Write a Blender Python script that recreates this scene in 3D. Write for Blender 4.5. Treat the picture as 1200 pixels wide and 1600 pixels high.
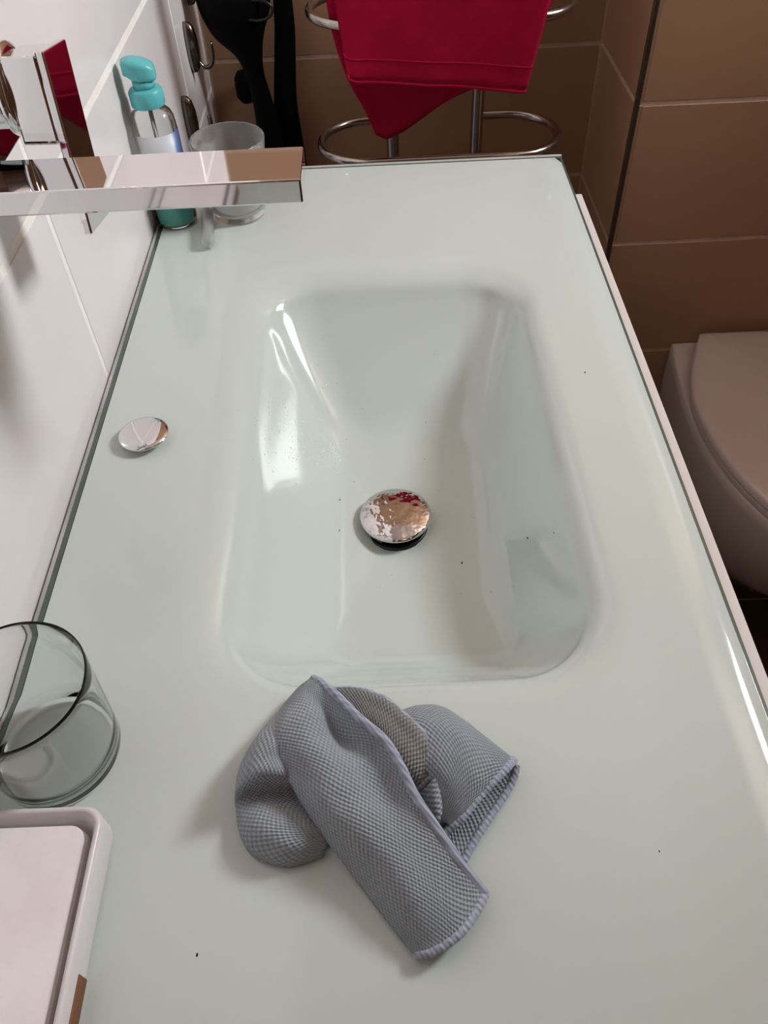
import bpy, bmesh, math, random
from mathutils import Vector, Matrix, noise

for o in list(bpy.data.objects):
    bpy.data.objects.remove(o, do_unlink=True)
S = bpy.context.scene
C = S.collection
PI = math.pi
random.seed(7)
TOP = 0.85                      # height of the worktop above the floor

# ------------------------------------------------------------------ camera
cam_d = bpy.data.cameras.new('camera')
cam = bpy.data.objects.new('camera', cam_d)
C.objects.link(cam)
right = Vector((0.99903266, -0.02530047, -0.03596698))
down = Vector((-0.04274783, -0.75058062, -0.65939469))
fwd = Vector((-0.01031312, 0.66029434, -0.7509361))
M = Matrix((right, -down, -fwd)).transposed().to_4x4()
M.translation = Vector((0.26544, 0.0, TOP + 0.48))
cam.matrix_world = M
cam_d.sensor_fit = 'VERTICAL'
cam_d.sensor_height = 36.0
cam_d.lens = 36.0 * 1252.7 / 1600.0
cam_d.clip_start = 0.01
S.camera = cam

# ------------------------------------------------------------------ world, window light, exposure
w = bpy.data.worlds.new('world')
S.world = w
w.use_nodes = True
w.node_tree.nodes['Background'].inputs['Color'].default_value = (0.80, 0.90, 1.0, 1)
w.node_tree.nodes['Background'].inputs['Strength'].default_value = 1.0
WIN = (0.72, 1.18, 1.74, 2.37)      # window opening y0 y1 z0 z1 in the right wall
ld = bpy.data.lights.new('window_daylight', 'AREA')
ld.shape = 'RECTANGLE'
ld.size = WIN[1] - WIN[0]
ld.size_y = WIN[3] - WIN[2]
ld.energy = 56
ld.color = (0.94, 0.97, 1.0)
lo = bpy.data.objects.new('window_daylight', ld)
C.objects.link(lo)
lo.location = (1.76, (WIN[0] + WIN[1]) / 2, (WIN[2] + WIN[3]) / 2)
lo.rotation_euler = (PI / 2, 0, PI / 2)
LAMP_POWER = 3.0
S.view_settings.view_transform = 'Standard'
S.view_settings.look = 'None'
S.view_settings.exposure = 0.0
S.view_settings.gamma = 1.0
S.view_settings.use_curve_mapping = False

# ------------------------------------------------------------------ materials
def srgb(r, g, b):
    f = lambda c: (c / 255 / 12.92) if c / 255 <= 0.04045 else ((c / 255 + 0.055) / 1.055) ** 2.4
    return (f(r), f(g), f(b), 1)

def mat(name, col, rough=0.5, metal=0.0, trans=0.0, ior=1.45, coat=0.0, var=None, scale=8.0, bump=0.0,
        bscale=60.0, spec=0.5, sheen=0.0, detail=4.0, stretch=None):
    m = bpy.data.materials.new(name)
    m.use_nodes = True
    nt = m.node_tree
    b = nt.nodes['Principled BSDF']
    b.inputs['Base Color'].default_value = col
    b.inputs['Roughness'].default_value = rough
    b.inputs['Metallic'].default_value = metal
    b.inputs['Transmission Weight'].default_value = trans
    b.inputs['IOR'].default_value = ior
    b.inputs['Coat Weight'].default_value = coat
    b.inputs['Coat Roughness'].default_value = 0.03
    b.inputs['Specular IOR Level'].default_value = spec
    b.inputs['Sheen Weight'].default_value = sheen
    tc = nt.nodes.new('ShaderNodeTexCoord')
    src = tc.outputs['Object']
    if stretch:
        mp = nt.nodes.new('ShaderNodeMapping')
        mp.inputs['Scale'].default_value = stretch
        nt.links.new(src, mp.inputs['Vector'])
        src = mp.outputs['Vector']
    if var:
        n = nt.nodes.new('ShaderNodeTexNoise')
        n.inputs['Scale'].default_value = scale
        n.inputs['Detail'].default_value = detail
        r = nt.nodes.new('ShaderNodeValToRGB')
        r.color_ramp.elements[0].position = 0.3
        r.color_ramp.elements[1].position = 0.7
        r.color_ramp.elements[0].color = col
        r.color_ramp.elements[1].color = var
        nt.links.new(src, n.inputs['Vector'])
        nt.links.new(n.outputs['Fac'], r.inputs['Fac'])
        nt.links.new(r.outputs['Color'], b.inputs['Base Color'])
    if bump:
        n2 = nt.nodes.new('ShaderNodeTexNoise')
        n2.inputs['Scale'].default_value = bscale
        bp = nt.nodes.new('ShaderNodeBump')
        bp.inputs['Strength'].default_value = bump
        bp.inputs['Distance'].default_value = 0.002
        nt.links.new(src, n2.inputs['Vector'])
        nt.links.new(n2.outputs['Fac'], bp.inputs['Height'])
        nt.links.new(bp.outputs['Normal'], b.inputs['Normal'])
    return m

M_white_tile = mat('white_tile', srgb(228, 222, 222), 0.22, var=srgb(236, 232, 232), scale=5, bump=0.05, bscale=9)
M_white_grout = mat('white_grout', srgb(248, 246, 243), 0.9, var=srgb(240, 234, 226), scale=30)
M_brown_tile = mat('brown_tile', srgb(160, 123, 95), 0.38, var=srgb(166, 129, 101), scale=4, bump=0.06, bscale=60)
M_brown_grout = mat('brown_grout', srgb(196, 166, 146), 0.9, var=srgb(184, 154, 134), scale=40)
M_floor = mat('floor_tile', srgb(84, 56, 42), 0.4, var=srgb(70, 46, 34), scale=6)
M_plaster = mat('plaster', srgb(178, 162, 152), 0.9, var=srgb(172, 156, 146), scale=10)
M_glass_top = mat('back_painted_glass', srgb(203, 214, 208), 0.10, coat=0.4, var=srgb(206, 216, 210), scale=3, spec=0.5)
M_glass_edge = mat('glass_edge_green', srgb(84, 100, 92), 0.12, coat=0.5, var=srgb(70, 88, 80), scale=20)
M_edge_pale = mat('pale_edge', srgb(190, 192, 186), 0.3, var=srgb(178, 182, 176), scale=20)
M_silicone = mat('silicone', srgb(196, 196, 192), 0.6, var=srgb(150, 152, 148), scale=14)
M_cabinet = mat('cabinet_lacquer', srgb(226, 220, 216), 0.3, var=srgb(221, 215, 211), scale=5)
M_chrome = mat('chrome', (0.80, 0.80, 0.82, 1), 0.04, metal=1.0)
M_chrome_wet = mat('chrome_wet', (0.66, 0.65, 0.65, 1), 0.06, metal=1.0, bump=1.0, bscale=75)
M_steel = mat('brushed_steel', (0.42, 0.38, 0.35, 1), 0.2, metal=1.0, bump=0.05, bscale=80)
M_dark = mat('black_plastic', srgb(4, 4, 4), 0.6, var=srgb(6, 5, 6), scale=30, spec=0.12)
M_rubber = mat('black_rubber', srgb(16, 16, 17), 0.3, var=srgb(22, 22, 22), scale=30)
M_trim = mat('trim_metal', srgb(96, 82, 72), 0.35, metal=0.7, var=srgb(84, 72, 62), scale=20)
M_glass = mat('clear_glass', (0.97, 0.99, 0.98, 1), 0.0, trans=1.0, ior=1.46)
M_plastic_clear = mat('clear_plastic', (0.95, 0.97, 0.96, 1), 0.04, trans=1.0, ior=1.3)
M_plastic_frost = mat('frosted_plastic', (0.95, 0.96, 0.96, 1), 0.12, trans=0.9, ior=1.35)
M_liquid = mat('teal_soap', srgb(104, 206, 190), 0.15, trans=0.15, ior=1.33, var=srgb(96, 198, 182), scale=20)
M_teal = mat('teal_plastic', srgb(104, 196, 200), 0.35, var=srgb(92, 186, 192), scale=40, bump=0.1, bscale=200)
M_porcelain = mat('porcelain', srgb(206, 188, 178), 0.12, coat=0.3, var=srgb(202, 184, 174), scale=4)
M_tray = mat('white_ceramic', srgb(226, 222, 224), 0.28, var=srgb(221, 217, 219), scale=12)
M_paper = mat('paper', srgb(252, 250, 249), 0.95, var=srgb(245, 236, 235), scale=22, bump=0.35, bscale=70)
M_wood = mat('wood', srgb(150, 92, 54), 0.5, var=srgb(112, 66, 36), scale=30, stretch=(1, 0.1, 1))
M_ceil_lamp = bpy.data.materials.new('lamp_diffuser')
M_ceil_lamp.use_nodes = True
_b = M_ceil_lamp.node_tree.nodes['Principled BSDF']
_b.inputs['Base Color'].default_value = (0.9, 0.85, 0.75, 1)
_b.inputs['Emission Color'].default_value = (1.0, 0.72, 0.46, 1)
_b.inputs['Emission Strength'].default_value = LAMP_POWER

def weave(name, col, col2, uscale, vscale, strength, dist, spec=0.25, sheen=0.3, noise_scale=14):
    """woven cloth: rows of small stitches laid out along the cloth's own uv (metres)"""
    m = mat(name, col, 0.95, spec=spec, sheen=sheen)
    nt = m.node_tree
    N, Lk = nt.nodes, nt.links
    b = N['Principled BSDF']
    uv = N.new('ShaderNodeUVMap')
    sep = N.new('ShaderNodeSeparateXYZ')
    Lk.new(uv.outputs['UV'], sep.inputs[0])
    def mth(op, a, bb=None):
        n = N.new('ShaderNodeMath')
        n.operation = op
        for i, x in enumerate((a, bb)):
            if x is None:
                continue
            if isinstance(x, (int, float)):
                n.inputs[i].default_value = x
            else:
                Lk.new(x, n.inputs[i])
        return n.outputs[0]
    nz = N.new('ShaderNodeTexNoise')
    nz.inputs['Scale'].default_value = 60
    Lk.new(uv.outputs['UV'], nz.inputs['Vector'])
    wob = mth('MULTIPLY', mth('SUBTRACT', nz.outputs['Fac'], 0.5), 2.2)
    v = mth('ADD', mth('MULTIPLY', sep.outputs[1], vscale), wob)
    u = mth('ADD', mth('MULTIPLY', sep.outputs[0], uscale), mth('MULTIPLY', wob, 0.6))
    hgt = mth('ADD', mth('MULTIPLY', mth('MULTIPLY', mth('SINE', u), mth('SINE', v)), 0.5), 0.5)
    n2 = N.new('ShaderNodeTexNoise')
    n2.inputs['Scale'].default_value = 900
    Lk.new(uv.outputs['UV'], n2.inputs['Vector'])
    hgt2 = mth('ADD', hgt, mth('MULTIPLY', n2.outputs['Fac'], 0.5))
    bp = N.new('ShaderNodeBump')
    bp.inputs['Strength'].default_value = strength
    bp.inputs['Distance'].default_value = dist
    Lk.new(hgt2, bp.inputs['Height'])
    Lk.new(bp.outputs['Normal'], b.inputs['Normal'])
    n3 = N.new('ShaderNodeTexNoise')
    n3.inputs['Scale'].default_value = noise_scale
    Lk.new(uv.outputs['UV'], n3.inputs['Vector'])
    r = N.new('ShaderNodeValToRGB')
    r.color_ramp.elements[0].position = 0.35
    r.color_ramp.elements[1].position = 0.65
    r.color_ramp.elements[0].color = col
    r.color_ramp.elements[1].color = col2
    Lk.new(n3.outputs['Fac'], r.inputs['Fac'])
    mx = N.new('ShaderNodeMix')
    mx.data_type = 'RGBA'
    mx.blend_type = 'MULTIPLY'
    mx.inputs['Factor'].default_value = 1.0
    r2 = N.new('ShaderNodeValToRGB')
    r2.color_ramp.elements[0].color = (0.62, 0.62, 0.64, 1)
    r2.color_ramp.elements[1].color = (1.22, 1.22, 1.22, 1)
    Lk.new(hgt, r2.inputs['Fac'])
    Lk.new(r.outputs['Color'], mx.inputs[6])
    Lk.new(r2.outputs['Color'], mx.inputs[7])
    Lk.new(mx.outputs[2], b.inputs['Base Color'])
    return m

M_cloth = weave('microfibre_blue', srgb(158, 168, 176), srgb(169, 178, 185), 2250, 1650, 0.9, 0.0013)
M_cloth_grey = weave('microfibre_dirty', srgb(138, 142, 142), srgb(150, 149, 143), 2250, 1650, 0.9, 0.0013)
M_hem = weave('hem_thread', srgb(164, 172, 190), srgb(174, 181, 197), 1400, 600, 0.5, 0.0008)
M_towel = weave('red_terry', srgb(168, 0, 50), srgb(154, 0, 42), 2400, 2400, 0.35, 0.0006, sheen=0.0)

# ------------------------------------------------------------------ helpers
def link(name, me, m, parent=None, smooth=False):
    o = bpy.data.objects.new(name, me)
    C.objects.link(o)
    if m is not None and not me.materials:
        me.materials.append(m)
    if parent is not None:
        o.parent = parent
    if smooth:
        for p in me.polygons:
            p.use_smooth = True
    return o

def mesh_from(bm, name):
    me = bpy.data.meshes.new(name)
    bmesh.ops.recalc_face_normals(bm, faces=bm.faces)
    bm.to_mesh(me)
    bm.free()
    return me

def finish(name, bm, m, parent=None, smooth=False):
    return link(name, mesh_from(bm, name), m, parent, smooth)

def tag(o, label, cat, group=None, kind=None):
    o['label'] = label
    o['category'] = cat
    if group:
        o['group'] = group
    if kind:
        o['kind'] = kind
    return o

def thing(name, loc, label, cat, group=None, rot=(0, 0, 0)):
    o = bpy.data.objects.new(name, None)
    o.empty_display_size = 0.02
    C.objects.link(o)
    o.location = loc
    o.rotation_euler = rot
    return tag(o, label, cat, group)

def struct(o):
    o['kind'] = 'structure'
    return o

def add_box(bm, x0, x1, y0, y1, z0, z1, bev=0.0, seg=2, mtx=None):
    r = bmesh.ops.create_cube(bm, size=1.0)
    vs = r['verts']
    for v in vs:
        v.co = Vector((x0 + (v.co.x + 0.5) * (x1 - x0), y0 + (v.co.y + 0.5) * (y1 - y0), z0 + (v.co.z + 0.5) * (z1 - z0)))
    if bev > 0:
        es = list({e for v in vs for e in v.link_edges})
        rr = bmesh.ops.bevel(bm, geom=es, offset=bev, segments=seg, affect='EDGES', profile=0.5)
        vs = list({v for f in rr['faces'] for v in f.verts} | {v for v in vs if v.is_valid})
    if mtx is not None:
        for v in vs:
            v.co = mtx @ v.co
    return bm

def box(name, x0, x1, y0, y1, z0, z1, m, parent=None, bev=0.0, seg=2, mtx=None):
    bm = bmesh.new()
    add_box(bm, x0, x1, y0, y1, z0, z1, bev, seg, mtx)
    o = finish(name, bm, m, parent)
    if bev > 0 and seg > 1:
        smooth_by_angle(o, 0.3)
    return o

def smooth_by_angle(o, ang=0.6):
    me = o.data
    for p in me.polygons:
        p.use_smooth = True
    bm = bmesh.new()
    bm.from_mesh(me)
    for e in bm.edges:
        if len(e.link_faces) == 2 and e.calc_face_angle(0) > ang:
            e.smooth = False
    bm.to_mesh(me)
    bm.free()

def lathe(bm, prof, cx=0, cy=0, cz=0, n=48, axis='z'):
    """revolve (radius, height) profile; radius 0 closes it"""
    rings = []
    for r, h in prof:
        if r <= 1e-6:
            p = (0, 0, h)
            rings.append([bm.verts.new(p)])
        else:
            rings.append([bm.verts.new((r * math.cos(2 * PI * i / n), r * math.sin(2 * PI * i / n), h)) for i in range(n)])
    for a, b in zip(rings, rings[1:]):
        for i in range(n):
            j = (i + 1) % n
            va = [a[0]] if len(a) == 1 else [a[i], a[j]]
            vb = [b[0]] if len(b) == 1 else [b[j], b[i]]
            f = va + vb
            if len(f) >= 3:
                bm.faces.new(f)
    for rg in rings:
        for v in rg:
            c = v.co.copy()
            if axis == 'x':
                v.co = Vector((c.z + cx, c.x + cy, c.y + cz))
            else:
                v.co = Vector((c.x + cx, c.y + cy, c.z + cz))
    return bm

def cr(p, t):
    """catmull-rom through list of Vectors, t in 0..len-1"""
    n = len(p)
    i = min(int(t), n - 2)
    f = t - i
    p1, p2 = p[i], p[i + 1]
    p0 = p[i - 1] if i > 0 else p1 * 2 - p2
    p3 = p[i + 2] if i + 2 < n else p2 * 2 - p1
    return 0.5 * ((2 * p1) + (p2 - p0) * f + (2 * p0 - 5 * p1 + 4 * p2 - p3) * f * f + (3 * p1 - p0 - 3 * p2 + p3) * f ** 3)

def smooth_path(pts, k=8):
    pts = [Vector(p) for p in pts]
    n = (len(pts) - 1) * k
    return [cr(pts, i / k) for i in range(n + 1)]

def tube(bm, path, rad, n=10, caps=True, closed=False, flat=1.0, flat_axis=None):
    """rad: float or list; flat squeezes the section along flat_axis"""
    path = [Vector(p) for p in path]
    k = len(path)
    rings = []
    up = Vector((0, 0, 1))
    for i, p in enumerate(path):
        if closed:
            t = path[(i + 1) % k] - path[i - 1]
        else:
            t = path[min(i + 1, k - 1)] - path[max(i - 1, 0)]
        t.normalize()
        if i == 0:
            a = up if abs(t.dot(up)) < 0.9 else Vector((0, 1, 0))
            u = t.cross(a).normalized()
        else:
            u = (u - t * u.dot(t)).normalized()
        vv = t.cross(u)
        r = rad[i] if isinstance(rad, (list, tuple)) else rad
        ring = []
        for j in range(n):
            off = u * math.cos(2 * PI * j / n) * r + vv * math.sin(2 * PI * j / n) * r
            if flat_axis is not None:
                off = off - flat_axis * off.dot(flat_axis) * (1 - flat)
            ring.append(bm.verts.new(p + off))
        rings.append(ring)
    m = k if closed else k - 1
    for i in range(m):
        a, b = rings[i], rings[(i + 1) % k]
        for j in range(n):
            bm.faces.new((a[j], a[(j + 1) % n], b[(j + 1) % n], b[j]))
    if caps and not closed:
        bm.faces.new(rings[0])
        bm.faces.new(rings[-1])
    return bm

def loft(bm, rings, close_first=False, close_last=False):
    vr = [[bm.verts.new(p) for p in r] for r in rings]
    n = len(vr[0])
    for a, b in zip(vr, vr[1:]):
        for j in range(n):
            bm.faces.new((a[j], a[(j + 1) % n], b[(j + 1) % n], b[j]))
    if close_first:
        bm.faces.new(vr[0])
    if close_last:
        bm.faces.new(vr[-1])
    return vr

def rrect(x0, x1, y0, y1, r, z, n=24):
    """rounded rectangle, 4*n points, starting at the middle of the right corner block"""
    pts = []
    for (cx, cy, a0) in ((x1 - r, y1 - r, 0), (x0 + r, y1 - r, PI / 2), (x0 + r, y0 + r, PI), (x1 - r, y0 + r, 3 * PI / 2)):
        for i in range(n):
            a = a0 + (PI / 2) * i / (n - 1)
            pts.append(Vector((cx + r * math.cos(a), cy + r * math.sin(a), z)))
    return pts

# ------------------------------------------------------------------ the room
RX, RY0, RY1, RZ = 1.60, -1.30, 1.40, 2.45
BOX_Y, BOX_X, BOX_TOP = 1.163, 0.6325, TOP + 0.38

o = struct(box('floor', -0.1, RX + 0.1, RY0 - 0.1, RY1 + 0.3, -0.06, -0.003, M_brown_grout))
fl = o
tcache = {}
def tile_mesh(key, w_, h_, t_, m, plane):
    k = (key, round(w_, 4), round(h_, 4), plane)
    if k not in tcache:
        bm = bmesh.new()
        if plane == 'x':
            add_box(bm, 0, t_, 0, w_, 0, h_, 0.0012, 1)
        elif plane == 'y':
            add_box(bm, 0, w_, 0, t_, 0, h_, 0.0012, 1)
        else:
            add_box(bm, 0, w_, 0, h_, 0, t_, 0.0012, 1)
        me = mesh_from(bm, 'tile')
        me.materials.append(m)
        tcache[k] = me
    return tcache[k]

def cuts(lo_, hi_, first, step):
    c = [lo_]
    k = math.ceil((lo_ - first) / step + 1e-6)
    while first + k * step < hi_ - 1e-4:
        if first + k * step > lo_ + 1e-4:
            c.append(first + k * step)
        k += 1
    return c + [hi_]

def tiles(parent, plane, fixed, us, vs, key, m, gap, thick, skip=None):
    for a, b in zip(us, us[1:]):
        for c, d in zip(vs, vs[1:]):
            if skip and skip(a, b, c, d):
                continue
            me = tile_mesh(key, b - a - gap, d - c - gap, thick, m, plane)
            o = bpy.data.objects.new('tile', me)
            C.objects.link(o)
            g = gap / 2
            o.location = {'x': (fixed, a + g, c + g), 'y': (a + g, fixed, c + g), 'z': (a + g, c + g, fixed)}[plane]
            o.parent = parent

TH = 0.215
tiles(fl, 'z', -0.006, cuts(0, RX, 0.33, 0.45), cuts(RY0, RY1, 0.0, 0.45), 'floor', M_floor, 0.004, 0.006)
# left wall: white tiles, courses at +0.178 / -0.037 from the worktop
wl = struct(box('wall_left', -0.10, -0.0014, RY0 - 0.1, RY1 + 0.3, 0, RZ, M_white_grout))
tiles(wl, 'x', -0.006, cuts(RY0, RY1, 0.611, 0.60), cuts(0, RZ, TOP + 0.178, TH), 'left', M_white_tile, 0.006, 0.0053)
# far wall, brown tiles; window opening above the boxed-in ledge
wf = struct(box('wall_far', -0.1, RX + 0.1, RY1 + 0.0007, RY1 + 0.25, 0, RZ, M_brown_grout))
tiles(wf, 'y', RY1, [0, BOX_X], cuts(0, RZ, TOP, TH), 'far', M_brown_tile, 0.005, 0.004)
tiles(wf, 'y', RY1, cuts(BOX_X, RX, BOX_X + 0.6, 0.6), cuts(BOX_TOP, RZ, TOP, TH), 'far', M_brown_tile, 0.005, 0.004)
# boxed-in wall behind the toilet
wb = struct(box('wall_box', BOX_X - 0.0003, RX, BOX_Y - 0.0003, RY1 + 0.0005, 0, BOX_TOP - 0.004, M_brown_grout))
tiles(wb, 'y', BOX_Y - 0.001, cuts(BOX_X + 0.003, RX, BOX_X + 0.605, 0.60), cuts(0, BOX_TOP, TOP, TH), 'boxf', M_brown_tile, 0.005, 0.005)
tiles(wb, 'x', BOX_X - 0.001, [BOX_Y + 0.004, RY1 - 0.001], cuts(0, BOX_TOP, TOP, TH), 'boxs', M_brown_tile, 0.005, 0.005)
tiles(wb, 'z', BOX_TOP - 0.005, cuts(BOX_X, RX, BOX_X + 0.6, 0.6), [BOX_Y, RY1], 'boxt', M_brown_tile, 0.004, 0.005)
# half-height tiled wall, unseen, added to keep window light off the toilet
wp = struct(box('shade_partition', 1.284, 1.376, 0.424, BOX_Y - 0.002, 0, 1.446, M_brown_grout))
tiles(wp, 'x', 1.279, cuts(0.42, BOX_Y - 0.002, 0.60, 0.60), cuts(0, 1.45, TOP, TH), 'part', M_brown_tile, 0.004, 0.005)
tr = bmesh.new()
add_box(tr, BOX_X - 0.003, BOX_X + 0.004, BOX_Y - 0.003, BOX_Y + 0.004, 0, BOX_TOP, 0.001, 1)
struct(finish('trim_1', tr, M_trim))
wr = bmesh.new()
add_box(wr, RX, RX + 0.1, RY0 - 0.1, WIN[0], 0, RZ)
add_box(wr, RX, RX + 0.1, WIN[1], RY1 + 0.3, 0, RZ)
add_box(wr, RX, RX + 0.1, WIN[0], WIN[1], 0, WIN[2])
add_box(wr, RX, RX + 0.1, WIN[0], WIN[1], WIN[3], RZ)
struct(finish('wall_right', wr, M_brown_tile))
struct(box('wall_back', -0.1, RX + 0.1, RY0 - 0.1, RY0, 0, RZ, M_brown_tile))
struct(box('ceiling', -0.1, RX + 0.1, RY0 - 0.1, RY1 + 0.3, RZ, RZ + 0.06, M_plaster))
# brown door added out of view to shade the near worktop
shade_door = bpy.data.objects.new('shade_door_1', None)
C.objects.link(shade_door)
struct(shade_door)
shade_door.location = (1.56, 0.065, 0.0)
shade_door.rotation_euler = (0, 0, math.atan2(0.515, -0.344))
M_shade_door = mat('shade_door_veneer', srgb(112, 80, 58), 0.45, var=srgb(94, 66, 46), scale=9, stretch=(6, 6, 0.6))
box('shade_door_leaf', 0.0, 0.62, -0.02, 0.02, 0.008, 2.0, M_shade_door, shade_door, 0.002, 2)
for sy in (-1, 1):
    bm = bmesh.new()
    tube(bm, smooth_path([(0.56, sy * 0.02, 1.02), (0.56, sy * 0.06, 1.02), (0.545, sy * 0.068, 1.02), (0.44, sy * 0.068, 1.02)], 6), 0.009, 12)
    finish('shade_door_handle', bm, M_steel, shade_door, True)

# window in the opening
win = bpy.data.objects.new('window_1', None)
C.objects.link(win)
struct(win)
M_frame = mat('window_frame_paint', srgb(236, 236, 234), 0.35, var=srgb(231, 231, 229), scale=8)
fr = bmesh.new()
fx0, fx1 = RX + 0.03, RX + 0.08
add_box(fr, fx0, fx1, WIN[0], WIN[0] + 0.05, WIN[2], WIN[3], 0.004)
add_box(fr, fx0, fx1, WIN[1] - 0.05, WIN[1], WIN[2], WIN[3], 0.004)
add_box(fr, fx0, fx1, WIN[0] + 0.05, WIN[1] - 0.05, WIN[2], WIN[2] + 0.05, 0.004)
add_box(fr, fx0, fx1, WIN[0] + 0.05, WIN[1] - 0.05, WIN[3] - 0.05, WIN[3], 0.004)
finish('window_frame', fr, M_frame, win)

# ceiling lamp
lamp = thing('ceiling_lamp', (1.05, -0.55, RZ), 'round warm flush ceiling lamp above the bathroom floor', 'lamp')
bm = bmesh.new()
lathe(bm, [(0, 0), (0.16, 0), (0.165, -0.012), (0.155, -0.02), (0, -0.02)])
finish('base', bm, M_frame, lamp, True)
bm = bmesh.new()
lathe(bm, [(0.15, -0.021)] + [(0.15 * math.cos(a), -0.021 - 0.06 * math.sin(a)) for a in [i * PI / 20 for i in range(1, 10)]] + [(0, -0.081)])
finish('diffuser', bm, M_ceil_lamp, lamp, True)

# ------------------------------------------------------------------ glass washbasin
wash = thing('glass_washbasin', (0, 0, TOP), 'pale green glass worktop with a moulded rectangular washbasin in it', 'washbasin')
X0, X1, WY0, WY1 = 0.0085, 0.500, -0.19, 1.0150
DRAIN = (0.2685, 0.507)
RINGS = [
    (0.100, 0.432, 0.245, 0.808, 0.085, 0.0),
    (0.112, 0.423, 0.256, 0.792, 0.078, -0.0012),
    (0.126, 0.414, 0.266, 0.776, 0.070, -0.005),
    (0.139, 0.406, 0.275, 0.760, 0.062, -0.013),
    (0.150, 0.400, 0.284, 0.746, 0.050, -0.026),
    (0.1612, 0.392, 0.297, 0.7235, 0.046, -0.045),
    (0.1745, 0.384, 0.311, 0.6985, 0.042, -0.064),
    (0.1903, 0.375, 0.326, 0.6700, 0.037, -0.083),
    (0.2055, 0.365, 0.342, 0.6430, 0.034, -0.099),
    (0.219, 0.350, 0.366, 0.618, 0.034, -0.1085),
    (0.236, 0.322, 0.410, 0.583, 0.030, -0.1135),
]
rv = [Vector(r[:3]) for r in RINGS]
rw = [Vector(r[3:]) for r in RINGS]
bm = bmesh.new()
rings = []
KN = 5
for i in range((len(RINGS) - 1) * KN + 1):
    a = cr(rv, i / KN)
    b = cr(rw, i / KN)
    rings.append(rrect(a.x, a.y, a.z, b.x, b.y, min(0.0, b.z)))
# bottom: blend the last ring into the round drain mouth
last = rings[-1]
N4 = len(last)
hole = []
for p in last:
    d = Vector((p.x - DRAIN[0], p.y - DRAIN[1], 0)).normalized()
    hole.append(Vector((DRAIN[0] + d.x * 0.031, DRAIN[1] + d.y * 0.031, -0.1185)))
for k in range(1, 7):
    t = k / 6
    rings.append([p.lerp(h, t) for p, h in zip(last, hole)])
rings.append([h + Vector((0, 0, -0.03)) for h in hole])
# outward loops on the flat worktop
def outer(x0, x1, y0, y1, z, zr):
    base = RINGS[0]
    cx, cy = (base[0] + base[1]) / 2, (base[2] + base[3]) / 2
    out = []
    n = 24
    for q, (sx, sy) in enumerate(((1, 1), (-1, 1), (-1, -1), (1, -1))):
        X = x1 if sx > 0 else x0
        Y = y1 if sy > 0 else y0
        for i in range(n):
            t = i / (n - 1)
            p0 = rings[0][q * n + i]
            # first half runs along the first side, second half along the other
            if q % 2 == 0:
                pt = (X, p0.y + (Y - p0.y) * min(1, 2 * t)) if t < 0.5 else (X + (p0.x - X) * max(0, 2 * t - 1), Y)
                if t <= 0.5:
                    pt = (X, rings[0][q * n].y + (Y - rings[0][q * n].y) * 2 * t)
                else:
                    pt = (X + (rings[0][q * n + n - 1].x - X) * (2 * t - 1), Y)
            else:
                if t <= 0.5:
                    pt = (rings[0][q * n].x + (X - rings[0][q * n].x) * 2 * t, Y)
                else:
                    pt = (X, Y + (rings[0][q * n + n - 1].y - Y) * (2 * t - 1))
            out.append(Vector((pt[0], pt[1], zr if sx > 0 and abs(pt[0] - x1) < 1e-6 else z)))
    return out
outs = [outer(X0, X1, WY0, WY1, -0.010, -0.010),
        outer(X0, X1, WY0, WY1, -0.0012, -0.0016),
        outer(X0 + 0.0008, X1 - 0.0008, WY0 + 0.0008, WY1 - 0.0008, 0.0, -0.0008),
        outer(X0 + 0.002, X1 - 0.012, WY0 + 0.002, WY1 - 0.002, 0.0, 0.0002),
        outer(X0 + 0.002, X1 - 0.024, WY0 + 0.002, WY1 - 0.002, 0.0, 0.0011),
        outer(X0 + 0.002, X1 - 0.029, WY0 + 0.002, WY1 - 0.002, 0.0, 0.0011),
        outer(X0 + 0.002, X1 - 0.036, WY0 + 0.002, WY1 - 0.002, 0.0, 0.0)]
loft(bm, outs + rings)
slab = finish('basin_slab', bm, M_glass_top, wash, True)
smooth_by_angle(slab, 0.9)
# clear-glass edges, silicone joint to the wall, drain mouth
box('glass_edge', 0.0046, 0.0083, WY0, WY1, -0.010, -0.0008, M_glass_edge, wash)
box('glass_edge', X1 + 0.0002, X1 + 0.0030, WY0, WY1 + 0.003, -0.010, -0.0028, M_glass_edge, wash)
box('glass_edge', X0, X1, WY1 + 0.0002, WY1 + 0.0040, -0.010, -0.0012, M_glass_edge, wash, 0.0004, 1)
box('end_strip', X0, X1 + 0.003, WY1 + 0.0045, WY1 + 0.0095, -0.010, -0.0005, M_edge_pale, wash, 0.0006, 1)
box('silicone_joint', 0.0014, 0.0043, WY0, WY1, -0.010, -0.0002, M_silicone, wash)
bm = bmesh.new()
lathe(bm, [(0.0305, -0.1186), (0.0312, -0.1165), (0.029, -0.1155), (0.0262, -0.117), (0.0255, -0.146), (0, -0.146)], DRAIN[0], DRAIN[1], 0)
finish('drain_mouth', bm, M_rubber, wash, True)

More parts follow.
